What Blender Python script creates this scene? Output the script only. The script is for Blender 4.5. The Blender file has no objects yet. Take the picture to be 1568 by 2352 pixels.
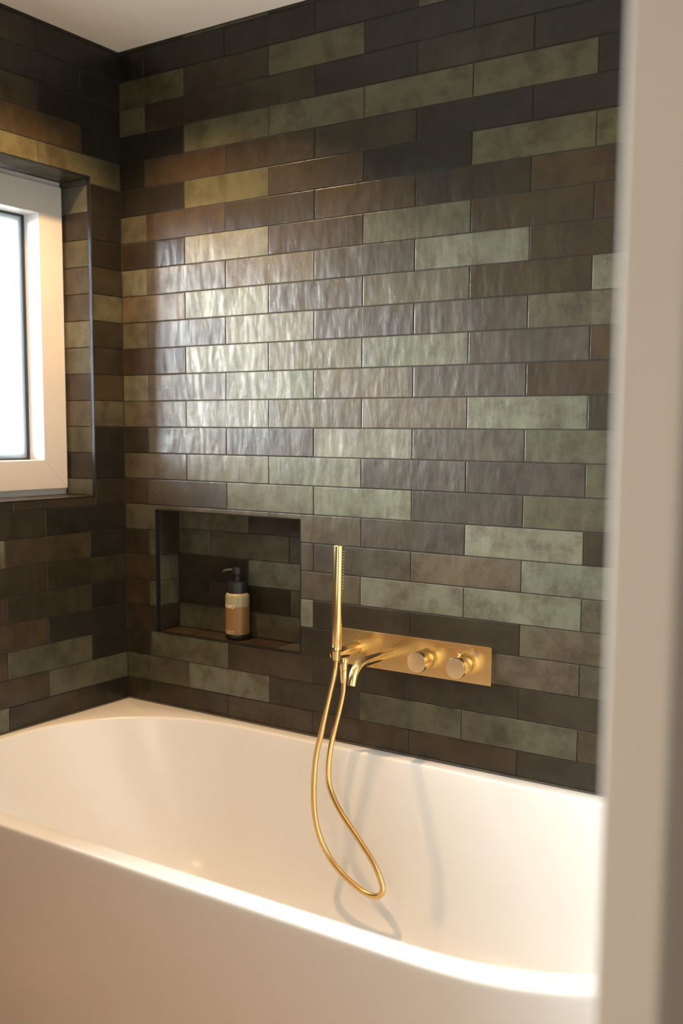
import bpy, bmesh, math, random
from mathutils import Vector, Matrix

random.seed(7)
S = bpy.context.scene
COL = S.collection

# ------------------------------------------------------------------ camera
F_PX, OX, OY = 2342.99, 12.66, 60.79
YAW, PIT, ROL = -.5849, -.1060, .0068
CAM = Vector((2.2844, -2.2215, 1.413629))
cy_, sy_ = math.cos(YAW), math.sin(YAW)
fw = Vector((sy_ * math.cos(PIT), cy_ * math.cos(PIT), math.sin(PIT)))
rt = Vector((cy_, -sy_, 0))
up = rt.cross(fw)
rt, up = math.cos(ROL) * rt + math.sin(ROL) * up, -math.sin(ROL) * rt + math.cos(ROL) * up
cd = bpy.data.cameras.new('camera')
cam = bpy.data.objects.new('camera', cd)
COL.objects.link(cam)
cam.matrix_world = Matrix(((rt.x, up.x, -fw.x, CAM.x), (rt.y, up.y, -fw.y, CAM.y),
                           (rt.z, up.z, -fw.z, CAM.z), (0, 0, 0, 1)))
cd.sensor_fit = 'VERTICAL'
cd.sensor_height = 36
cd.sensor_width = 24
cd.lens = F_PX * 36 / 2352
cd.shift_x = -OX / 2352
cd.shift_y = OY / 2352
cd.clip_start = .02
cd.dof.use_dof = True
cd.dof.focus_distance = 2.57
cd.dof.aperture_fstop = 1.9
S.camera = cam

# ------------------------------------------------------------------ world, lamps, exposure
WORLD, FILL = 78.0, 12.5
w = bpy.data.worlds.new('overcast_sky')
S.world = w
w.use_nodes = True
bg = w.node_tree.nodes['Background']
bg.inputs[0].default_value = (.96, 1.0, 1.05, 1)
# bright haze: brightest towards the horizon, dim ground below
wn = w.node_tree
_tc = wn.nodes.new('ShaderNodeTexCoord')
_sx = wn.nodes.new('ShaderNodeSeparateXYZ')
_mr = wn.nodes.new('ShaderNodeValToRGB')
_mm = wn.nodes.new('ShaderNodeMapRange')
_mm.inputs[1].default_value, _mm.inputs[2].default_value = -1, 1
wn.links.new(_tc.outputs['Generated'], _sx.inputs[0])
wn.links.new(_sx.outputs[2], _mm.inputs[0])
wn.links.new(_mm.outputs[0], _mr.inputs[0])
_el = _mr.color_ramp.elements
_el[0].position, _el[0].color = .455, (.20, .20, .20, 1)
_el[1].position, _el[1].color = 1.0, (.85, .85, .85, 1)
_e = _el.new(.490)
_e.color = (1, 1, 1, 1)
_ms = wn.nodes.new('ShaderNodeMath')
_ms.operation = 'MULTIPLY'
_ms.inputs[1].default_value = WORLD
wn.links.new(_mr.outputs[0], _ms.inputs[0])
wn.links.new(_ms.outputs[0], bg.inputs[1])


def lamp(name, kind, loc, energy, color, rot=(0, 0, 0), **kw):
    l = bpy.data.lights.new(name, kind)
    l.energy = energy
    l.color = color
    for k, v in kw.items():
        setattr(l, k, v)
    o = bpy.data.objects.new(name, l)
    COL.objects.link(o)
    o.location = loc
    o.rotation_euler = rot
    return o


WARM = (1.0, .60, .27)
SPOTS = [(.35, -.43, 104), (1.62, -.38, 8), (.45, -1.75, 32)]
for sx, sy, e in SPOTS:
    lamp('ceiling_spot_light', 'SPOT', (sx, sy, 2.468), e, WARM,
         spot_size=math.radians(125), spot_blend=.8, shadow_soft_size=.03)
lamp('added_fill_light', 'AREA', (1.55, -3.17, 1.15), FILL, (1.0, .88, .72),
     rot=(math.pi / 2, 0, 0), shape='RECTANGLE', size=.7, size_y=1.2)  # unseen fill, added to brighten the tub apron and the side wall edge
port = lamp('window_portal', 'AREA', (-.21, -.71, 1.67), 1, (1, 1, 1),
            rot=(0, -math.pi / 2, 0), shape='RECTANGLE', size=.8, size_y=1.1)
port.data.cycles.is_portal = True

vs = S.view_settings
vs.view_transform = 'Standard'
vs.look = 'None'
vs.gamma = 1
vs.use_curve_mapping = False
vs.exposure = -0.10
S.cycles.max_bounces = 10
S.cycles.diffuse_bounces = 6


# ------------------------------------------------------------------ materials
def mat(name):
    m = bpy.data.materials.new(name)
    m.use_nodes = True
    nt = m.node_tree
    return m, nt, nt.nodes['Principled BSDF']


def N(nt, t, **kw):
    n = nt.nodes.new(t)
    for k, v in kw.items():
        setattr(n, k, v)
    return n


def simple(name, color, rough=.5, metal=0.0, bump=0.0, bscale=60, var=.05, spec=.5, coat=0):
    m, nt, p = mat(name)
    tc = N(nt, 'ShaderNodeTexCoord')
    nz = N(nt, 'ShaderNodeTexNoise')
    nz.inputs['Scale'].default_value = bscale
    nz.inputs['Detail'].default_value = 4
    nt.links.new(tc.outputs['Object'], nz.inputs['Vector'])
    mx = N(nt, 'ShaderNodeMix', data_type='RGBA')
    mx.inputs[6].default_value = tuple(c * (1 - var) for c in color) + (1,)
    mx.inputs[7].default_value = tuple(min(1, c * (1 + var)) for c in color) + (1,)
    nt.links.new(nz.outputs['Fac'], mx.inputs[0])
    nt.links.new(mx.outputs[2], p.inputs['Base Color'])
    p.inputs['Roughness'].default_value = rough
    p.inputs['Metallic'].default_value = metal
    p.inputs['Specular IOR Level'].default_value = spec
    p.inputs['Coat Weight'].default_value = coat
    if bump:
        b = N(nt, 'ShaderNodeBump')
        b.inputs['Strength'].default_value = bump
        b.inputs['Distance'].default_value = .002
        nt.links.new(nz.outputs['Fac'], b.inputs['Height'])
        nt.links.new(b.outputs['Normal'], p.inputs['Normal'])
    return m


def tile_material():
    m, nt, p = mat('glazed_tile')
    L = nt.links.new
    tc = N(nt, 'ShaderNodeTexCoord')
    oi = N(nt, 'ShaderNodeObjectInfo')
    off = N(nt, 'ShaderNodeVectorMath', operation='SCALE')
    off.inputs[0].default_value = (37.1, 91.7, 13.3)
    L(oi.outputs['Random'], off.inputs['Scale'])
    add = N(nt, 'ShaderNodeVectorMath', operation='ADD')
    L(tc.outputs['Object'], add.inputs[0])
    L(off.outputs[0], add.inputs[1])

    def noise(scale, detail, rough=.5, stretch=None):
        src = add.outputs[0]
        if stretch:
            mp = N(nt, 'ShaderNodeMapping')
            mp.inputs['Scale'].default_value = stretch
            L(src, mp.inputs['Vector'])
            src = mp.outputs[0]
        n = N(nt, 'ShaderNodeTexNoise')
        n.inputs['Scale'].default_value = scale
        n.inputs['Detail'].default_value = detail
        n.inputs['Roughness'].default_value = rough
        L(src, n.inputs['Vector'])
        return n.outputs['Fac']

    def ramp(fac, a, b):
        r = N(nt, 'ShaderNodeMapRange')
        r.inputs[1].default_value = a
        r.inputs[2].default_value = b
        L(fac, r.inputs[0])
        return r.outputs[0]
    cloud = ramp(noise(17, 6, .66), .43, .66)        # clouded glaze
    speck = ramp(noise(330, 3, .75), .47, .70)         # fine dark speckle
    wash = noise(9, 3, .5, (1, .45, 1))
    amt = N(nt, 'ShaderNodeMath', operation='MULTIPLY_ADD')
    L(cloud, amt.inputs[0])
    amt.inputs[1].default_value = .75
    amt.inputs[2].default_value = .25
    mul = N(nt, 'ShaderNodeMath', operation='MULTIPLY')
    L(amt.outputs[0], mul.inputs[0])
    L(speck, mul.inputs[1])
    # lighter and darker versions of the tile's own glaze colour
    br = N(nt, 'ShaderNodeMapRange')
    br.inputs[1].default_value = .3
    br.inputs[2].default_value = .7
    br.inputs[3].default_value = .84
    br.inputs[4].default_value = 1.16
    L(wash, br.inputs[0])
    c1 = N(nt, 'ShaderNodeVectorMath', operation='SCALE')
    L(oi.outputs['Color'], c1.inputs[0])
    L(br.outputs[0], c1.inputs['Scale'])
    d1 = N(nt, 'ShaderNodeMix', data_type='RGBA', blend_type='MULTIPLY')
    d1.inputs[7].default_value = (.62, .53, .47, 1)
    L(cloud, d1.inputs[0])
    L(c1.outputs[0], d1.inputs[6])
    d2 = N(nt, 'ShaderNodeMix', data_type='RGBA', blend_type='MULTIPLY')
    d2.inputs[7].default_value = (.42, .38, .35, 1)
    L(mul.outputs[0], d2.inputs[0])
    L(d1.outputs[2], d2.inputs[6])
    L(d2.outputs[2], p.inputs['Base Color'])
    rr = N(nt, 'ShaderNodeMapRange')
    rr.inputs[3].default_value = .31
    rr.inputs[4].default_value = .41
    L(cloud, rr.inputs[0])
    L(rr.outputs[0], p.inputs['Roughness'])
    p.inputs['Specular IOR Level'].default_value = .46
    # hand-pressed relief: upright ripples and small dents
    rip = noise(25, 3, .45, (1.5, .55, 1))
    dent = noise(95, 2, .5)
    swell = noise(11, 2, .5, (1.2, .8, 1))
    s = N(nt, 'ShaderNodeMath', operation='MULTIPLY_ADD')
    L(dent, s.inputs[0])
    s.inputs[1].default_value = .10
    L(rip, s.inputs[2])
    s2 = N(nt, 'ShaderNodeMath', operation='MULTIPLY_ADD')
    L(swell, s2.inputs[0])
    s2.inputs[1].default_value = 1.8
    L(s.outputs[0], s2.inputs[2])
    s = s2
    b = N(nt, 'ShaderNodeBump')
    b.inputs['Strength'].default_value = .7
    b.inputs['Distance'].default_value = .0026
    L(s.outputs[0], b.inputs['Height'])
    L(b.outputs['Normal'], p.inputs['Normal'])
    return m


def brass(name, color=(.84, .63, .32), rough=.24, streak=None, aniso=0.0, bump=.05):
    m, nt, p = mat(name)
    L = nt.links.new
    tc = N(nt, 'ShaderNodeTexCoord')
    mp = N(nt, 'ShaderNodeMapping')
    mp.inputs['Scale'].default_value = streak or (1, 1, 1)
    nz = N(nt, 'ShaderNodeTexNoise')
    nz.inputs['Scale'].default_value = 1200
    nz.inputs['Detail'].default_value = 2
    L(tc.outputs['Object'], mp.inputs[0])
    L(mp.outputs[0], nz.inputs['Vector'])
    r = N(nt, 'ShaderNodeMapRange')
    r.inputs[3].default_value = rough - .015
    r.inputs[4].default_value = rough + .025
    L(nz.outputs['Fac'], r.inputs[0])
    L(r.outputs[0], p.inputs['Roughness'])
    p.inputs['Base Color'].default_value = color + (1,)
    p.inputs['Metallic'].default_value = 1
    p.inputs['Anisotropic'].default_value = aniso
    b = N(nt, 'ShaderNodeBump')
    b.inputs['Strength'].default_value = bump
    b.inputs['Distance'].default_value = .0002
    L(nz.outputs['Fac'], b.inputs['Height'])
    L(b.outputs['Normal'], p.inputs['Normal'])
    return m


def glass_pane():
    m = bpy.data.materials.new('clear_pane')
    m.use_nodes = True
    nt = m.node_tree
    nt.nodes.clear()
    o = N(nt, 'ShaderNodeOutputMaterial')
    t = N(nt, 'ShaderNodeBsdfTransparent')
    t.inputs[0].default_value = (.97, .985, .98, 1)
    g = N(nt, 'ShaderNodeBsdfGlossy')
    g.inputs['Roughness'].default_value = .02
    f = N(nt, 'ShaderNodeFresnel')
    f.inputs[0].default_value = 1.45
    mx = N(nt, 'ShaderNodeMixShader')
    nt.links.new(f.outputs[0], mx.inputs[0])
    nt.links.new(t.outputs[0], mx.inputs[1])
    nt.links.new(g.outputs[0], mx.inputs[2])
    nt.links.new(mx.outputs[0], o.inputs[0])
    return m


M_TILE = tile_material()
M_GROUT = simple('dark_grout', (.017, .018, .0165), .85, bump=.3, bscale=400, var=.2)
M_PLASTER = simple('white_ceiling_plaster', (.88, .83, .74), .9, bump=.1, bscale=250, var=.02)
M_WALL = simple('off_white_wall_paint', (.78, .765, .735), .75, bump=.12, bscale=300, var=.02)
M_OAK = simple('oiled_oak', (.50, .27, .10), .5, bscale=8, var=.2)
M_TAUPE = simple('taupe_wall_paint', (.30, .26, .21), .8, bump=.1, bscale=300, var=.03)
M_FLOOR = simple('oak_floor', (.54, .31, .12), .45, bump=.1, bscale=20, var=.25)
M_TUB = simple('white_acrylic', (.75, .745, .73), .24, bscale=6, var=.008, spec=.5)
M_FRAME = simple('white_window_frame', (.60, .585, .56), .38, bscale=20, var=.01)
M_GASKET = simple('black_rubber', (.03, .033, .036), .5, bscale=50, var=.1)
M_SPACER = simple('pale_grey_spacer', (.66, .70, .76), .5, bscale=50)
M_TRIM = simple('black_metal_trim', (.03, .032, .033), .30, metal=.6, bscale=200, var=.1)
M_SEAL = simple('dark_sealant', (.06, .058, .052), .35, bscale=80, var=.15)
M_BRASS = brass('brushed_brass', streak=(1, 1, 1), rough=.20, bump=.02)
M_BRASSPLATE = brass('brushed_brass_plate', rough=.26, streak=(.05, 1, 1))
M_BRASSFACE = brass('brushed_brass_face', color=(.80, .62, .38), rough=.33, streak=(1, 1, .05))
M_HOSE = brass('brass_hose_sleeve', color=(.78, .53, .23), rough=.22, streak=(.2, .2, .2), bump=0)
M_BLACK = simple('black_plastic', (.012, .012, .013), .42, bscale=120, var=.1)
M_SMOKE = simple('smoked_glass_foot', (.012, .014, .010), .15, bscale=20)
M_SOAP = simple('amber_soap_in_frosted_glass', (.22, .120, .034), .32, bscale=12, var=.08)
M_FOAM = simple('pale_frosted_glass', (.30, .27, .15), .32, bscale=14, var=.08)
M_PRINT = simple('white_print', (.85, .80, .68), .5, bscale=50)
M_GREY = simple('grey_print', (.12, .11, .10), .5, bscale=50)
M_RED = simple('red_print', (.62, .05, .02), .5, bscale=50)
M_BLUE = simple('blue_print', (.12, .22, .36), .5, bscale=50)


M_LENS, _nt, _p = mat('warm_lamp_lens')
_p.inputs['Base Color'].default_value = (.8, .75, .65, 1)
_p.inputs['Emission Color'].default_value = (1, .62, .31, 1)
_p.inputs['Emission Strength'].default_value = 12


# ------------------------------------------------------------------ helpers
def link(name, mesh, parent=None, kind=None, loc=None):
    o = bpy.data.objects.new(name, mesh)
    COL.objects.link(o)
    if parent:
        o.parent = parent
    if loc is not None:
        o.location = loc
    if kind:
        o['kind'] = kind
    return o


def mesh_from(name, vs_, fs, m=None, smooth=None):
    me = bpy.data.meshes.new(name)
    me.from_pydata([tuple(v) for v in vs_], [], fs)
    me.update()
    if m:
        me.materials.append(m)
    if smooth is not None:
        bm = bmesh.new()
        bm.from_mesh(me)
        bmesh.ops.recalc_face_normals(bm, faces=bm.faces)
        for f in bm.faces:
            f.smooth = True
        for e in bm.edges:
            if len(e.link_faces) == 2 and e.calc_face_angle(0) > math.radians(smooth):
                e.smooth = False
        bm.to_mesh(me)
        bm.free()
    return me


def boxes(name, lst, m, parent=None, kind=None, bevel=0.0, seg=2):
    """one mesh made of axis-aligned boxes ((x0,x1),(y0,y1),(z0,z1))"""
    bm = bmesh.new()
    for (x0, x1), (y0, y1), (z0, z1) in lst:
        c = [bm.verts.new(p) for p in ((x0, y0, z0), (x1, y0, z0), (x1, y1, z0), (x0, y1, z0),
                                       (x0, y0, z1), (x1, y0, z1), (x1, y1, z1), (x0, y1, z1))]
        for f in ((3, 2, 1, 0), (4, 5, 6, 7), (0, 1, 5, 4), (1, 2, 6, 5), (2, 3, 7, 6), (3, 0, 4, 7)):
            bm.faces.new([c[i] for i in f])
    if bevel:
        bmesh.ops.bevel(bm, geom=list(bm.edges), offset=bevel, segments=seg, affect='EDGES', profile=.5)
    me = bpy.data.meshes.new(name)
    bm.to_mesh(me)
    bm.free()
    me.materials.append(m)
    return link(name, me, parent, kind)


def lathe(profile, n=48, axis='Z'):
    """profile [(r, h)] -> verts, faces about an axis through the origin"""
    v, f = [], []
    for r, h in profile:
        for i in range(n):
            a = 2 * math.pi * i / n
            c, s = r * math.cos(a), r * math.sin(a)
            v.append((c, s, h) if axis == 'Z' else (c, h, s) if axis == 'Y' else (h, c, s))
    for j in range(len(profile) - 1):
        for i in range(n):
            k = (i + 1) % n
            f.append((j * n + i, j * n + k, (j + 1) * n + k, (j + 1) * n + i))
    f.append(tuple(range(n)))
    f.append(tuple((len(profile) - 1) * n + i for i in range(n)))
    return v, f


def lathe_obj(name, profile, m, parent, loc, axis='Z', n=48, rot=None, kind=None, smooth=35):
    v, f = lathe(profile, n, axis)
    o = link(name, mesh_from(name, v, f, m, smooth), parent, kind, loc)
    if rot:
        o.rotation_euler = rot
    return o


def rolled(r, h0, h1, e=.001):
    """profile of a cylinder with small rounded rims"""
    return [(r - e, h0), (r - .3 * e, h0 + .3 * e), (r, h0 + e), (r, h1 - e), (r - .3 * e, h1 - .3 * e), (r - e, h1)]


def catmull(P, per=8):
    P = [Vector(p) for p in P]
    Q = [2 * P[0] - P[1]] + P + [2 * P[-1] - P[-2]]
    out = []
    for i in range(1, len(Q) - 2):
        a, b, c, d = Q[i - 1:i + 3]
        for k in range(per):
            t = k / per
            out.append(.5 * (2 * b + (c - a) * t + (2 * a - 5 * b + 4 * c - d) * t * t + (3 * b - a - 3 * c + d) * t ** 3))
    out.append(P[-1])
    return out


def tube(name, pts, r, m, parent=None, n=20, open_end=0.0):
    pts = [Vector(p) for p in pts]
    T = []
    for i in range(len(pts)):
        a, b = pts[max(0, i - 1)], pts[min(len(pts) - 1, i + 1)]
        T.append((b - a).normalized())
    nrm = T[0].orthogonal().normalized()
    v, f = [], []
    for i, p in enumerate(pts):
        nrm = (nrm - T[i] * nrm.dot(T[i])).normalized()
        bn = T[i].cross(nrm)
        for k in range(n):
            a = 2 * math.pi * k / n
            v.append(p + r * (math.cos(a) * nrm + math.sin(a) * bn))
    q = len(pts)
    for i in range(q - 1):
        for k in range(n):
            j = (k + 1) % n
            f.append((i * n + k, i * n + j, (i + 1) * n + j, (i + 1) * n + k))
    f.append(tuple(range(n)))
    if open_end:                      # a hollow mouth
        e, t = pts[-1], T[-1]
        bn = t.cross(nrm)
        for s, (rr, d) in enumerate(((r * .80, 0), (r * .76, -open_end))):
            for k in range(n):
                a = 2 * math.pi * k / n
                v.append(e + t * d + rr * (math.cos(a) * nrm + math.sin(a) * bn))
            for k in range(n):
                j = (k + 1) % n
                b0 = (q - 1 + s) * n
                f.append((b0 + k, b0 + j, b0 + n + j, b0 + n + k))
        f.append(tuple((q + 1) * n + k for k in range(n)))
    else:
        f.append(tuple((q - 1) * n + k for k in range(n)))
    return link(name, mesh_from(name, v, f, m, 40), parent)


def thing(name, label, cat, loc=(0, 0, 0), group=None):
    o = bpy.data.objects.new(name, None)
    COL.objects.link(o)
    o.location = loc
    o.empty_display_size = .05
    o['label'] = label
    o['category'] = cat
    if group:
        o['group'] = group
    return o


def place(o, parent):
    """parent keeping world coordinates of a mesh written in world space"""
    o.parent = parent
    o.matrix_parent_inverse = Matrix.Translation(parent.location).inverted()
    return o


# ------------------------------------------------------------------ the room
RIM = .58
H = .077
Z0 = 2.418529          # course line 0
HALF = .1507           # half a tile plus joint
XC0 = .1018            # first upright joint on the back wall
CEIL = 2.5068
XR, YF = 3.30, -3.20
NX0, NX1, NZ0, NZ1, ND = .1253, .6605, .803, 1.171, .10     # niche
WY0, WY1, WZ0, WZ1 = -1.30, -.1188, 1.2148, 2.1285           # window opening
G = .0018              # depth of the joints


def line(k):
    return Z0 - k * H


wall_back = boxes('wall_back', [
    ((-.3, XR), (G, .26), (0, NZ0 - G)), ((-.3, XR), (G, .26), (NZ1 + G, CEIL)),
    ((-.3, NX0 - G), (G, .26), (NZ0 - G, NZ1 + G)), ((NX1 + G, XR), (G, .26), (NZ0 - G, NZ1 + G)),
    ((NX0 - G, NX1 + G), (ND + G, .26), (NZ0 - G, NZ1 + G))], M_GROUT, kind='structure')
wall_left = boxes('wall_left', [
    ((-.3, -G), (YF, G), (0, WZ0 - G)), ((-.3, -G), (YF, G), (WZ1 + G, CEIL)),
    ((-.3, -G), (YF, WY0 - G), (WZ0 - G, WZ1 + G)), ((-.3, -G), (WY1 + G, G), (WZ0 - G, WZ1 + G))],
    M_GROUT, kind='structure')
boxes('floor', [((-.3, XR), (YF, .26), (-.1, 0))], M_FLOOR, kind='structure')
ceiling = boxes('ceiling', [((-.3, XR), (YF, .26), (CEIL, CEIL + .1))], M_PLASTER, kind='structure')
boxes('wall_front', [((-.3, XR), (YF - .12, YF), (0, CEIL))], M_TAUPE, kind='structure')
boxes('wall_right', [((XR, XR + .12), (YF, .26), (0, CEIL))], M_WALL, kind='structure')
boxes('oak_bounce_panel', [((0, .46), (-2.75, -1.45), (.28, .84))], M_OAK, kind='structure', bevel=.002)  # unseen oak block, added to bounce warm light onto the tub apron
boxes('wall_side', [((2.0155, 2.069), (-1.444, G), (0, CEIL))], M_WALL, kind='structure', bevel=.006, seg=4)

# recessed downlights in the ceiling, one above each spot lamp
for sx, sy, e in SPOTS:
    lathe_obj('downlight_ring', [(.034, 0), (.047, 0), (.0485, .0015), (.0485, .0060), (.036, .0060), (.034, 0)], M_FRAME, ceiling, (sx, sy, CEIL - .0055), n=40)
    lathe_obj('downlight_lens', [(.0335, .0030), (.0335, .0040)], M_LENS, ceiling, (sx, sy, CEIL - .0055), n=40)
# ------------------------------------------------------------------ tiles
PAL = {'G': (.122, .123, .087), 'O': (.073, .071, .044), 'V': (.073, .070, .038), 'T': (.086, .073, .048),  # V: green of the upper rows with the dim light put into it
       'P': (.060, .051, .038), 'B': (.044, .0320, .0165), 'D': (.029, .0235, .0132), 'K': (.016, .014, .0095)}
TILES = {}


def tile_mesh(poly):
    """rectilinear polygon (CCW, around its own origin) -> raised tile with softened rim"""
    key = tuple((round(a, 4), round(b, 4)) for a, b in poly)
    if key in TILES:
        return TILES[key]
    n = len(poly)

    def inset(d):
        out = []
        for i in range(n):
            p, c, q = Vector(poly[i - 1]), Vector(poly[i]), Vector(poly[(i + 1) % n])
            e1, e2 = (c - p).normalized(), (q - c).normalized()
            out.append(c + d * Vector((-e1.y, e1.x)) + d * Vector((-e2.y, e2.x)))
        return out
    rings = [(inset(.0000), -.0060), (inset(0), -.0011), (inset(.0006), -.0003), (inset(.0019), .0)]
    v, f = [], []
    for ring, z in rings:
        v += [(p.x, p.y, z) for p in ring]
    for r in range(3):
        for i in range(n):
            j = (i + 1) % n
            f.append((r * n + i, r * n + j, (r + 1) * n + j, (r + 1) * n + i))
    f.append(tuple(3 * n + i for i in range(n)))
    me = mesh_from('tile', v, f, M_TILE)
    for pl in me.polygons:
        pl.use_smooth = False
    TILES[key] = me
    return me


def put_tile(poly, frame, color, parent, jit=1.0):
    """poly in wall coordinates (u, v); frame = (origin, U, V, Nrm)"""
    xs, zs = [p[0] for p in poly], [p[1] for p in poly]
    c = Vector(((min(xs) + max(xs)) / 2, (min(zs) + max(zs)) / 2))
    me = tile_mesh([(p[0] - c.x, p[1] - c.y) for p in poly])
    org, U, V, Nn = frame
    o = bpy.data.objects.new('tile', me)
    COL.objects.link(o)
    o.parent = parent
    R = Matrix((U, V, Nn)).transposed().to_4x4()
    loc = org + U * c.x + V * c.y + Nn * random.uniform(-.0004, .0002) * jit
    tilt = Matrix.Rotation(random.gauss(0, .0022) * jit, 4, 'X') @ Matrix.Rotation(random.gauss(0, .0014) * jit, 4, 'Y')
    o.matrix_local = Matrix.Translation(loc) @ R @ tilt
    base = PAL[color] if isinstance(color, str) else color
    k = random.gauss(1, .06)
    o.color = tuple(max(.005, b * k * random.gauss(1, .018)) for b in base) + (1,)
    return o


def rect(x0, x1, z0, z1):
    return [(x0, z0), (x1, z0), (x1, z1), (x0, z1)]


def cut(x0, x1, z0, z1, hole):
    """pieces of a tile left over around a rectangular opening"""
    hx0, hx1, hz0, hz1 = hole
    if x1 <= hx0 or x0 >= hx1 or z1 <= hz0 or z0 >= hz1:
        return [rect(x0, x1, z0, z1)]
    e = .004
    left, right = hx0 - x0 > e, x1 - hx1 > e
    top, bot = z1 - hz1 > e, hz0 - z0 > e
    if top and left and not right:
        return [[(x0, z0), (hx0, z0), (hx0, hz1), (x1, hz1), (x1, z1), (x0, z1)]]
    if top and right and not left:
        return [[(hx1, z0), (x1, z0), (x1, z1), (x0, z1), (x0, hz1), (hx1, hz1)]]
    if bot and right and not left:
        return [[(x0, z0), (x1, z0), (x1, z1), (hx1, z1), (hx1, hz0), (x0, hz0)]]
    if bot and left and not right:
        return [[(x0, z0), (x1, z0), (x1, hz0), (hx0, hz0), (hx0, z1), (x0, z1)]]
    out = []
    if top:
        out.append(rect(x0, x1, hz1, z1))
    if bot:
        out.append(rect(x0, x1, z0, hz0))
    if not (top or bot):
        if left:
            out.append(rect(x0, hx0, z0, z1))
        if right:
            out.append(rect(hx1, x1, z0, z1))
    return out


J = .0011              # half a joint
VX, VY, VZ = Vector((1, 0, 0)), Vector((0, 1, 0)), Vector((0, 0, 1))
FR_BACK = (Vector((0, 0, 0)), VX, VZ, -VY)
FR_LEFT = (Vector((0, 0, 0)), VY, VZ, VX)
BACK = {-2: 'KOKOKKK', -1: 'KKKKODDD', 0: 'VDVKKKB', 1: 'ODDKDKVB', 2: 'KVOVVKD', 3: 'KBDDKKBG',  # upper rows take darker classes: dim light near the ceiling put into colour
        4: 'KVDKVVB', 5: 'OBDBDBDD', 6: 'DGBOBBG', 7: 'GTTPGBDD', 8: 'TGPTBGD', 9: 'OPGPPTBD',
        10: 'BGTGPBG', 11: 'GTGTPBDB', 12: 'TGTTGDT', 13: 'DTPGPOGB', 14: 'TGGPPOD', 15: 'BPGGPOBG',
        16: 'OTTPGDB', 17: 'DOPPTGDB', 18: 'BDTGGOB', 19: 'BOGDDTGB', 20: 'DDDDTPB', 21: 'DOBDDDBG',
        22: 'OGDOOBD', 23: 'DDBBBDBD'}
NH = (NX0 - .002, NX1 + .002, NZ0 - .002, NZ1 + .002)
XEND = 2.0125
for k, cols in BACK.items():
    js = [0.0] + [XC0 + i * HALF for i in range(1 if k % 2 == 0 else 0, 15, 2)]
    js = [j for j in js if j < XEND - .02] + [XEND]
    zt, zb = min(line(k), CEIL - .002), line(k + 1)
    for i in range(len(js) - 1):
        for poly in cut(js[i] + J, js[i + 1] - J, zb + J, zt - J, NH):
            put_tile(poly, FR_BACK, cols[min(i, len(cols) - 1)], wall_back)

LEFT = {-2: 'KKKD', -1: 'KDDB', 0: 'KKDD', 1: 'KBBO', 2: 'KBBD', 3: 'VVBO', 4: 'KDOB', 5: 'KBD', 6: 'KDB', 7: 'DBT',  # top rows darkened here too, standing in for the weaker light up there
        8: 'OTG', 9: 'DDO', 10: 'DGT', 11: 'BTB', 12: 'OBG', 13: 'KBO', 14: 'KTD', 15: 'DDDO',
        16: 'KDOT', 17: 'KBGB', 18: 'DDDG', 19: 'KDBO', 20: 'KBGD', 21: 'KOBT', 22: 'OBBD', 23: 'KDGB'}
WH = (WY0 - .002, WY1 + .002, WZ0 - .002, WZ1 + .002)
LOW = [.144, .307, .447, .607, .748, .909, 1.05, 1.21]
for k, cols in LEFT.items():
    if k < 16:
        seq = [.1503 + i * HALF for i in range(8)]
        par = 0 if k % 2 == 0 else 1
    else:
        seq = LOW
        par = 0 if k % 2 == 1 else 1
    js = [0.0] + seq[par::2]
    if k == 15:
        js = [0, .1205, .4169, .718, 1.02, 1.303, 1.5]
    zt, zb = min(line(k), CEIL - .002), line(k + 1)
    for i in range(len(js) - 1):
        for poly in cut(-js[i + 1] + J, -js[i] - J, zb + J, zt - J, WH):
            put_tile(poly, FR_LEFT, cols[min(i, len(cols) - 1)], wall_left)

# tiled reveal around the window, 12 cm deep
RV = .120
side = {4: 'G', 5: 'D', 6: 'O', 7: 'P', 8: 'P', 9: 'G', 10: 'G', 11: 'P', 12: 'T', 13: 'O', 14: 'D', 15: 'G', 3: 'O'}
for k, c in side.items():
    zt, zb = min(line(k), WZ1), max(line(k + 1), WZ0)
    if zt - zb > .01:
        put_tile(rect(-RV, -.013, zb + J, zt - J), (Vector((0, WY1, 0)), VX, VZ, -VY), c, wall_left, .5)
        put_tile(rect(.013, RV, zb + J, zt - J), (Vector((0, WY0, 0)), -VX, VZ, VY), c, wall_left, .5)
yy = WY1
for i, (wd, ct, cb) in enumerate(((.3, 'O', 'B'), (.3, 'D', 'D'), (.3, 'O', 'B'), (.3, 'D', 'B'))):
    y1 = yy - i * .3004
    y0 = max(y1 - wd, WY0)
    put_tile([(-.013, y0 + J), (-.013, y1 - J), (-RV, y1 - J), (-RV, y0 + J)][::1],
             (Vector((0, 0, WZ0)), VX, VY, VZ), cb, wall_left, .3)
    put_tile(rect(.013, RV, y0 + J, y1 - J), (Vector((0, 0, WZ1)), -VX, VY, -VZ), ct, wall_left, .3)

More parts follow.
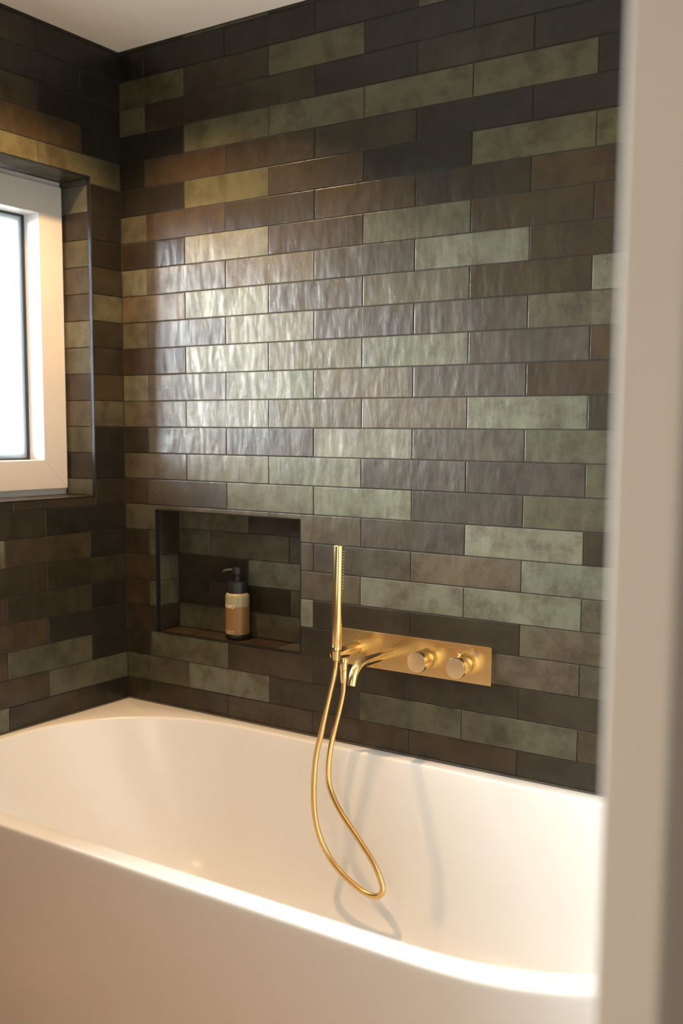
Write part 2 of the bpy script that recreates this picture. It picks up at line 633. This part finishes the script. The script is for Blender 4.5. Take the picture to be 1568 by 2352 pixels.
# niche lining
fr = (Vector((0, ND, 0)), VX, VZ, -VY)
for k, js, cols in ((16, (NX0, .3995, NX1), 'GP'), (17, (NX0, .249, .5497, NX1), 'OTO'),
                    (18, (NX0, .3990, NX1), 'DG'), (19, (NX0, .249, .553, NX1), 'DDO'),
                    (20, (NX0, .401, NX1), 'OO')):
    zt, zb = min(line(k), NZ1), max(line(k + 1), NZ0)
    for i in range(len(js) - 1):
        put_tile(rect(js[i] + J, js[i + 1] - J, zb + J, zt - J), fr, cols[i], wall_back, .7)
for k, c in ((16, 'D'), (17, 'D'), (18, 'O'), (19, 'O'), (20, 'D')):
    zt, zb = min(line(k), NZ1), max(line(k + 1), NZ0)
    put_tile(rect(.019, ND - .001, zb + J, zt - J), (Vector((NX0, 0, 0)), VY, VZ, VX), c, wall_back, .5)
    put_tile(rect(-ND + .001, -.019, zb + J, zt - J), (Vector((NX1, 0, 0)), -VY, VZ, -VX), c, wall_back, .5)
for x0, x1, c, ct in ((NX0, .245, 'B', 'D'), (.245, .562, 'B', 'O'), (.562, NX1, 'T', 'D')):
    put_tile(rect(x0 + J, x1 - J, .019, ND - .001), (Vector((0, 0, NZ0)), VX, VY, VZ), c, wall_back, .3)
    put_tile(rect(x0 + J, x1 - J, -ND + .001, -.019), (Vector((0, 0, NZ1)), VX, -VY, -VZ), ct, wall_back, .3)

# black metal edge profiles of the niche and of the window reveal, dark sealant along the tub
t_ = .0016
boxes('trim_1', [((NX0 - t_, NX0), (-.0008, .0185), (NZ0 - t_, NZ1 + t_)), ((NX1, NX1 + t_), (-.0008, .0185), (NZ0 - t_, NZ1 + t_)),
                 ((NX0, NX1), (-.0008, .0185), (NZ0 - t_, NZ0)), ((NX0, NX1), (-.0008, .0185), (NZ1, NZ1 + t_))],
      M_TRIM, kind='structure', bevel=.0004, seg=1)
e_ = .0125
boxes('trim_2', [((-e_, .0012), (WY1 - .0012, WY1 + t_), (WZ0 - t_, WZ1 + t_)), ((-e_, .0012), (WY0 - t_, WY0 + .0012), (WZ0 - t_, WZ1 + t_)),
                 ((-e_, .0012), (WY0, WY1), (WZ0 - t_, WZ0 + .0006)), ((-e_, .0012), (WY0, WY1), (WZ1 - .0012, WZ1 + t_))],
      M_TRIM, kind='structure', bevel=.0011, seg=3)
boxes('trim_3', [((.001, 1.95), (-.0045, -.0004), (RIM - .002, RIM + .0045)),
                 ((.0004, .0040), (-.88, -.004), (RIM - .002, RIM + .003))], M_SEAL, kind='structure', bevel=.0012)

# ------------------------------------------------------------------ the window
win = bpy.data.objects.new('window_1', None)
COL.objects.link(win)
win['kind'] = 'structure'


def ring(name, y0, y1, z0, z1, wd, x0, x1, m, bevel=0, mitre=True):
    """mitred rectangular ring in the window plane, wd wide, from depth x0 to x1"""
    bm = bmesh.new()
    o = [(y0, z0), (y1, z0), (y1, z1), (y0, z1)]
    i = [(y0 + wd, z0 + wd), (y1 - wd, z0 + wd), (y1 - wd, z1 - wd), (y0 + wd, z1 - wd)]
    for s in range(4):
        t = (s + 1) % 4
        q = [o[s], o[t], i[t], i[s]]
        a = [bm.verts.new((x0, p[0], p[1])) for p in q]
        b = [bm.verts.new((x1, p[0], p[1])) for p in q]
        bm.faces.new(a)
        bm.faces.new(b[::-1])
        for k in range(4):
            l = (k + 1) % 4
            bm.faces.new((a[l], a[k], b[k], b[l]))
    if bevel:
        bmesh.ops.bevel(bm, geom=list(bm.edges), offset=bevel, segments=2, affect='EDGES')
    bmesh.ops.recalc_face_normals(bm, faces=bm.faces)
    me = bpy.data.meshes.new(name)
    bm.to_mesh(me)
    bm.free()
    me.materials.append(m)
    return link(name, me, win)


ring('window_frame', WY0 + .0005, WY1 - .0005, WZ0 + .0005, WZ1 - .0005, .060, -.235, -.126, M_FRAME, .0015)
SY0, SY1, SZ0, SZ1 = WY0 + .017, WY1 - .007, WZ0 + .020, WZ1 - .018
ring('window_sash', SY0, SY1, SZ0, SZ1, .0845, -.215, -.113, M_FRAME, .0006)
GY0, GY1, GZ0, GZ1 = SY0 + .0845, SY1 - .0845, SZ0 + .0845, SZ1 - .0845
ring('gasket', GY0 - .002, GY1 + .002, GZ0 - .002, GZ1 + .002, .0068, -.186, -.1775, M_GASKET)
ring('spacer', GY0 - .002, GY1 + .002, GZ0 - .002, GZ1 + .002, .0200, -.200, -.1850, M_SPACER)
boxes('pane', [((-.1842, -.1802), (GY0, GY1), (GZ0, GZ1))], glass_pane(), win)
boxes('pane', [((-.2080, -.2040), (GY0, GY1), (GZ0, GZ1))], glass_pane(), win)

# ------------------------------------------------------------------ the bath
def hit(shape, a):
    """distance from the middle of the tub to an outline in direction a"""
    lo, hi = 0.0, 2.0
    for _ in range(44):
        md = (lo + hi) / 2
        if shape(CX + md * math.cos(a), CY + md * math.sin(a)):
            lo = md
        else:
            hi = md
    return lo


CX, CY = .95, -.444
TX0, TY1 = .0012, -.0012


def outer(x, y):
    if x < TX0 or y > TY1 or y < -.890:
        return False
    if x > 1.50:
        if y > CY:
            return x < 1.95
        return ((x - 1.50) / .45) ** 2.6 + ((CY - y) / .446) ** 2.6 < 1
    return True


def inner(x, y):
    b = .396
    if x < .50:
        return (abs(x - .50) / .462) ** 2.15 + (abs(y - CY) / b) ** 2.15 < 1
    if x > 1.45:
        return (abs(x - 1.45) / .45) ** 2.5 + (abs(y - CY) / b) ** 2.5 < 1
    return abs(y - CY) < b


angs = [2 * math.pi * i / 288 for i in range(288)]
for qx, qy in ((TX0, TY1), (TX0, -.890), (1.95, TY1)):
    a = math.atan2(qy - CY, qx - CX) % (2 * math.pi)
    j = min(range(len(angs)), key=lambda i: abs(angs[i] - a))
    angs[j] = a
ro = [hit(outer, a) for a in angs]
ri = [hit(inner, a) for a in angs]


def pt(r, a, z):
    return Vector((CX + r * math.cos(a), CY + r * math.sin(a), z))


tv, tf = [], []
nA = len(angs)


def tub_ring(fn):
    b = len(tv)
    for i, a in enumerate(angs):
        tv.append(fn(i, a))
    return b


def shrink(p, s):
    """apron leans in towards the floor, but not at the two walls"""
    q = p.copy()
    if p.y < CY:
        q.y += s * min(1, (CY - p.y) / .30)
    if p.x > 1.5:
        q.x -= s * (p.x - 1.5) / .45
    return q


rings = []
for z, d, ins in ((0.0, .045, 0), (.10, .036, 0), (.25, .024, 0), (.40, .011, 0), (.50, .0045, 0), (.555, .001, 0), (RIM - .010, 0, 0),
                  (RIM - .0045, 0, .0008), (RIM - .0015, 0, .003), (RIM, 0, .0075)):
    rings.append(tub_ring(lambda i, a: shrink(pt(ro[i] - ins, a, z), d)))
for off, z in ((.009, RIM), (.005, RIM - .0006), (.0015, RIM - .003), (0, RIM - .0075)):
    rings.append(tub_ring(lambda i, a: pt(ri[i] + off, a, z)))
BOT = .130
for t in [i / 22 for i in range(1, 23)]:
    # wall slopes in, then rounds into the flat bottom
    ang = t * math.pi / 2
    dz = (RIM - .0075 - BOT) * (math.sin(ang) * .35 + .65 * min(1, t * 1.22) if t < .82 else 0)

    def f(i, a, t=t):
        p = pt(ri[i], a, 0)
        ex = .30 if p.x < CX else .22
        u = t
        depth = 1 - (1 - min(1, u * 1.0)) ** 1.0
        s = u                                            # 0 rim .. 1 bottom edge
        zz = RIM - .0075 - (RIM - .0075 - BOT) * (1 - (1 - s) ** 1.55) if s < 1 else BOT
        inn_y = .085 * s + .14 * s ** 5
        inn_x = ex * s + .12 * s ** 5
        wx = abs(p.x - CX) / .9
        k = min(1, max(0, (abs(p.x - CX) - .45) / .45))
        cyf = (p.y - CY) / .396
        x = p.x - math.copysign(inn_x * k, p.x - CX)
        y = p.y - inn_y * cyf
        return Vector((x, y, zz))
    rings.append(tub_ring(f))
for a, b in zip(rings, rings[1:]):
    for i in range(nA):
        j = (i + 1) % nA
        tf.append((a + i, a + j, b + j, b + i))
c = len(tv)
tv.append(Vector((CX, CY, BOT - .004)))
for i in range(nA):
    tf.append((rings[-1] + i, rings[-1] + (i + 1) % nA, c))
tf.append(tuple(rings[0] + i for i in range(nA))[::-1])
tub = link('bathtub', mesh_from('bathtub', tv, tf, M_TUB, 50))
tub['label'] = 'white acrylic corner bathtub with rounded front end standing against the dark tiled walls'
tub['category'] = 'bathtub'

# ------------------------------------------------------------------ mixer on the wall
PZ, PT = .8443, .006
HX, SX, DX, TXK = .8496, .9555, 1.0608, 1.1686
KZ = .8425
mix = thing('bath_mixer', 'brushed brass wall mixer plate with spout and two round knobs above the bath', 'bath mixer', (1.0118, 0, PZ))


def W(o):
    return place(o, mix)


plate = W(boxes('mixer_plate', [((.7850, 1.2386), (-PT, -.0002), (PZ - .0475, PZ + .0475))], M_BRASSPLATE, bevel=.0006, seg=2))


def ycyl(name, x, z, prof, m, n=56):
    """lathe along -Y from the plate; prof = [(r, distance from the wall)]"""
    v, f = lathe([(r, -h) for r, h in prof], n, 'Y')
    me = mesh_from(name, v, f, m, 35)
    me.transform(Matrix.Translation((x, 0, z)))
    return W(link(name, me))


# holder arm: a bored cylinder whose outer end is slotted for the hand shower
arm_r, arm_end = .0168, .1065
bm = bmesh.new()
v, f = lathe([(r, -h) for r, h in rolled(arm_r, PT, arm_end, .0008)], 64, 'Y')
bv = [bm.verts.new(p) for p in v]
for q in f:
    bm.faces.new([bv[i] for i in q])
bmesh.ops.recalc_face_normals(bm, faces=bm.faces)
me = bpy.data.meshes.new('shower_holder')
bm.to_mesh(me)
bm.free()
holder = link('shower_holder', me)
# cut the conical seat with a boolean, then keep only the evaluated mesh
v, f = lathe([(.0112, -.04), (.0112, -.012), (.0134, .012), (.0134, .04)], 40, 'Z')
for i, p in enumerate(v):                 # stretch the front half of the seat out through the end of the arm
    if p[1] < -.001:
        v[i] = (p[0] if abs(p[0]) > .004 else math.copysign(.004, p[0]), p[1] - .03, p[2])
cutter = link('cutter', mesh_from('cutter', v, f, None, 30), loc=(0, -.1005, .0))
bo = holder.modifiers.new('b', 'BOOLEAN')
bo.operation = 'DIFFERENCE'
bo.object = cutter
bo.solver = 'EXACT'
bpy.context.view_layer.update()
dg = bpy.context.evaluated_depsgraph_get()
me2 = bpy.data.meshes.new_from_object(holder.evaluated_get(dg))
holder.modifiers.clear()
bpy.data.objects.remove(cutter)
bm = bmesh.new()
bm.from_mesh(me2)
for fa in bm.faces:
    fa.smooth = True
for e in bm.edges:
    if len(e.link_faces) == 2 and e.calc_face_angle(0) > math.radians(35):
        e.smooth = False
bm.to_mesh(me2)
bm.free()
me2.transform(Matrix.Translation((HX, 0, PZ)))
me2.materials.clear()
me2.materials.append(M_BRASS)
me2.name = 'shower_holder'
holder.data = me2
W(holder)
# hose union under the holder
OUTY = -.064
for nm, prof in (('hose_outlet', rolled(.0118, PZ - .0475, PZ - .0150, .0006)),
                 ('hose_nut', [(.0088, .7620), (.0094, .7628), (.0110, .7850), (.0112, .7955), (.0106, .7962)])):
    v, f = lathe(prof, 48)
    me = mesh_from(nm, v, f, M_BRASS, 35)
    me.transform(Matrix.Translation((HX, OUTY, 0)))
    W(link(nm, me))
# spout
sp = [(SX, -PT, PZ), (SX, -.05, PZ), (SX, -.10, PZ), (SX, -.135, PZ)]
cr = .050
for i in range(1, 13):
    a = math.radians(78) * i / 12
    sp.append((SX, -.138 - cr * math.sin(a), PZ - cr * (1 - math.cos(a))))
l = Vector(sp[-1])
d = (l - Vector(sp[-2])).normalized()
sp.append(tuple(l + d * .010))
W(tube('spout', sp, .0127, M_BRASS, n=40, open_end=.012))
ycyl('spout_collar', SX, PZ, [(.0118, PT - .001), (.0131, PT - .0005), (.0131, PT + .0008), (.0120, PT + .0010)], M_BRASS)
# knobs: a thin base ring, a shadow gap and the turned grip
for nm, x in (('diverter_knob', DX), ('temperature_knob', TXK)):
    kn = ycyl(nm, x, KZ, [(.0225, .0150), (.0258, .0151), (.0261, .0156), (.0261, .0588), (.0258, .0597), (.0250, .0600)], M_BRASS)
    rg = ycyl('knob_ring', x, KZ, [(.022, PT - .001), (.0261, PT), (.0261, .0141), (.0225, .0143), (.0215, .0160)], M_BRASS)
    fc = ycyl('knob_face', x, KZ, [(.0246, .0595), (.0246, .0602), (.0242, .0603)], M_BRASSFACE)
    if nm == 'temperature_knob':
        v, f = lathe(rolled(.0044, .024, .0340, .0008), 24)
        me = mesh_from('stop_button', v, f, M_BRASS, 35)
        me.transform(Matrix.Translation((x, -.040, KZ)))
        W(link('stop_button', me))


# printed marks on the plate
def arc_mark(name, x, r, a0, a1, wd, m):
    v, f = [], []
    n = 14
    for i in range(n + 1):
        a = math.radians(a0 + (a1 - a0) * i / n)
        for rr in (r - wd, r + wd):
            v.append((x + rr * math.cos(a), -PT - .00025, KZ + rr * math.sin(a)))
    for i in range(n):
        f.append((2 * i, 2 * i + 1, 2 * i + 3, 2 * i + 2))
    return W(link(name, mesh_from(name, v, f, m)))


def text_mesh(s, size, bold=0.0, space=1.0):
    cu = bpy.data.curves.new('t', 'FONT')
    cu.body = s
    cu.size = size
    cu.align_x = 'CENTER'
    cu.space_character = space
    cu.offset = bold
    o = bpy.data.objects.new('t', cu)
    COL.objects.link(o)
    bpy.context.view_layer.update()
    me = bpy.data.meshes.new_from_object(o.evaluated_get(bpy.context.evaluated_depsgraph_get()))
    bpy.data.objects.remove(o)
    return me


arc_mark('hot_mark', TXK, .0382, 113, 149, .00050, M_RED)
arc_mark('cold_mark', TXK, .0384, 33, 64, .0010, M_BLUE)
tm = text_mesh('38°C', .0088)
tm.transform(Matrix.Translation((TXK, -PT - .0003, KZ + .0372)) @ Matrix.Rotation(math.pi / 2, 4, 'X'))
tm.materials.append(M_GREY)
W(link('temperature_mark', tm))
iv, if_ = [], []


def quad(x0, x1, z0, z1):
    b = len(iv)
    iv.extend([(x0, -PT - .0003, z0), (x1, -PT - .0003, z0), (x1, -PT - .0003, z1), (x0, -PT - .0003, z1)])
    if_.append((b, b + 1, b + 2, b + 3))


ix, iz = DX, KZ + .0400                    # hand shower symbol and a stop dot
for i in range(3):
    quad(ix - .006 + i * .003, ix - .0046 + i * .003, iz - .001, iz + .0006)
quad(ix + .003, ix + .0095, iz - .0004, iz + .0008)
quad(ix + .0035, ix + .0045, iz - .0035, iz - .0004)
W(link('diverter_mark', mesh_from('diverter_mark', iv, if_, M_GREY)))
iv, if_ = [], []
quad(DX - .0302, DX - .0283, KZ + .0280, KZ + .0299)
W(link('stop_mark', mesh_from('stop_mark', iv, if_, M_GREY)))

# ------------------------------------------------------------------ hand shower and hose
SHX, SHY, SHZ = HX, -.1005, .8285
tilt = Matrix.Rotation(-.022, 4, 'X') @ Matrix.Rotation(.004, 4, 'Y')
hs = thing('hand_shower', 'slim brushed brass stick hand shower standing in the holder of the wall mixer', 'hand shower', (SHX, SHY, SHZ))
hs.rotation_euler = tilt.to_euler()
lathe_obj('shower_handle', [(.0128, .0362), (.0136, .0368), (.0138, .0376), (.0138, .2925), (.0136, .2937), (.0130, .2943)], M_BRASS, hs, (0, 0, 0), n=56)
lathe_obj('shower_cone', [(.0090, 0), (.0098, .0008), (.0122, .022), (.0130, .0346), (.0127, .0352), (.0120, .0366)], M_BRASS, hs, (0, 0, 0), n=56)
nv, nf = lathe(rolled(.0008, 0, .0012, .0003), 8, 'X')
nme = mesh_from('spray_nozzle', nv, nf, M_PRINT, 40)
for i in range(14):
    for da in (-.16, .16):
        a = math.radians(16) + da
        o = link('spray_nozzle', nme, hs)
        o.location = (.0136 * math.cos(a), .0136 * math.sin(a), .1855 + i * .0073)
        o.rotation_euler = (0, 0, a)

# hose: hangs in a loop from the hand shower down into the bath and back to the union
HP = [(.8494, -.1006, .829), (.8478, -.1022, .806)]


HP += [(0.8458, -0.1055, 0.7857), (0.8390, -0.1110, 0.7472), (0.8318, -0.1170, 0.7040), (0.8258, -0.1210, 0.6689),
       (0.8201, -0.1260, 0.6322), (0.8106, -0.1330, 0.5793), (0.8104, -0.1420, 0.5168), (0.8133, -0.1470, 0.4760),
       (0.8195, -0.1520, 0.4351), (0.8322, -0.1570, 0.3965), (0.8537, -0.1620, 0.3597), (0.8844, -0.1660, 0.3255),
       (0.9267, -0.1700, 0.2970), (0.9772, -0.1720, 0.2751), (1.0097, -0.1720, 0.2697), (1.0292, -0.1710, 0.2751),
       (1.0372, -0.1680, 0.2932), (1.0229, -0.1620, 0.3206), (0.9962, -0.1540, 0.3511), (0.9643, -0.1460, 0.3783),
       (0.9297, -0.1380, 0.4058), (0.8943, -0.1300, 0.4339), (0.8636, -0.1220, 0.4635), (0.8394, -0.1130, 0.4968),
       (0.8293, -0.1040, 0.5317), (0.8259, -0.0940, 0.5717), (0.8281, -0.0830, 0.6171), (0.8334, -0.0780, 0.6467),
       (0.8420, -0.0700, 0.6949), (0.8486, -0.0660, 0.7344)]
HP += [(.8496, OUTY, .7616)]
hose = tube('shower_hose', catmull(HP, 5), .0076, M_HOSE, n=18)
hose['label'] = 'brass coloured shower hose hanging in a long loop from the mixer into the bath'
hose['category'] = 'hose'

# ------------------------------------------------------------------ soap dispenser in the niche
BX, BY, BZ, BR = .393, .0575, NZ0 + .0004, .0352
bot = thing('soap_dispenser', 'amber foam soap bottle with black pump standing in the wall niche', 'soap dispenser', (BX, BY, BZ))
lathe_obj('bottle_foot', [(.030, 0), (.0335, .0012), (.0346, .004), (BR, .010), (BR, .0165)], M_SMOKE, bot, (0, 0, 0))
lathe_obj('bottle_soap', [(BR, .0165), (BR, .0985)], M_SOAP, bot, (0, 0, 0))
lathe_obj('bottle_shoulder', [(BR, .0985), (BR, .1230), (.0349, .1275), (.0337, .1315), (.0312, .1346), (.0285, .1360)], M_FOAM, bot, (0, 0, 0), smooth=60)
lathe_obj('pump_collar', [(.0270, .1355), (.0280, .1357), (.0280, .1680), (.0276, .1690), (.0268, .1694)], M_BLACK, bot, (0, 0, 0))
lathe_obj('pump_neck', [(.0112, .1690), (.0112, .1880), (.0120, .1920)], M_BLACK, bot, (0, 0, 0))
hd = lathe_obj('pump_head', [(.0105, .1880), (.0150, .1915), (.0152, .2085), (.0149, .2098), (.0142, .2104)], M_BLACK, bot, (0, 0, 0))
dirs = Vector((-.80, -.60, 0)).normalized()
tub_pts = [dirs * .010 + VZ * .2030, dirs * .024 + VZ * .2022, dirs * .036 + VZ * .2012, dirs * .0400 + VZ * .1985, dirs * .0410 + VZ * .1955]
tube('pump_spout', tub_pts, .0042, M_BLACK, bot, n=14)


def wrap(me, a_mid, z, r):
    for v in me.vertices:
        a = a_mid + v.co.x / r
        v.co = Vector((r * math.cos(a), r * math.sin(a), z + v.co.y))


tm = text_mesh('MORO', .0145, space=.86)
wrap(tm, math.radians(-97), .0945, BR + .0003)
tm.materials.append(M_PRINT)
link('bottle_lettering', tm, bot)
pv, pf = [], []
rnd = random.Random(3)
for row, (zz, a0, a1) in enumerate(((.0262, -128, -66), (.0205, -124, -69))):
    a = math.radians(a0)
    while a < math.radians(a1):
        wd = rnd.choice((.010, .016, .022))
        h = rnd.choice((.0013, .0017, .0019))
        if rnd.random() > .10:
            b = len(pv)
            for aa, z in ((a, zz), (a + wd, zz), (a + wd, zz + h), (a, zz + h)):
                pv.append(((BR + .0003) * math.cos(aa), (BR + .0003) * math.sin(aa), z))
            pf.append((b, b + 1, b + 2, b + 3))
        a += wd + .011
link('bottle_small_print', mesh_from('bottle_small_print', pv, pf, M_PRINT), bot)
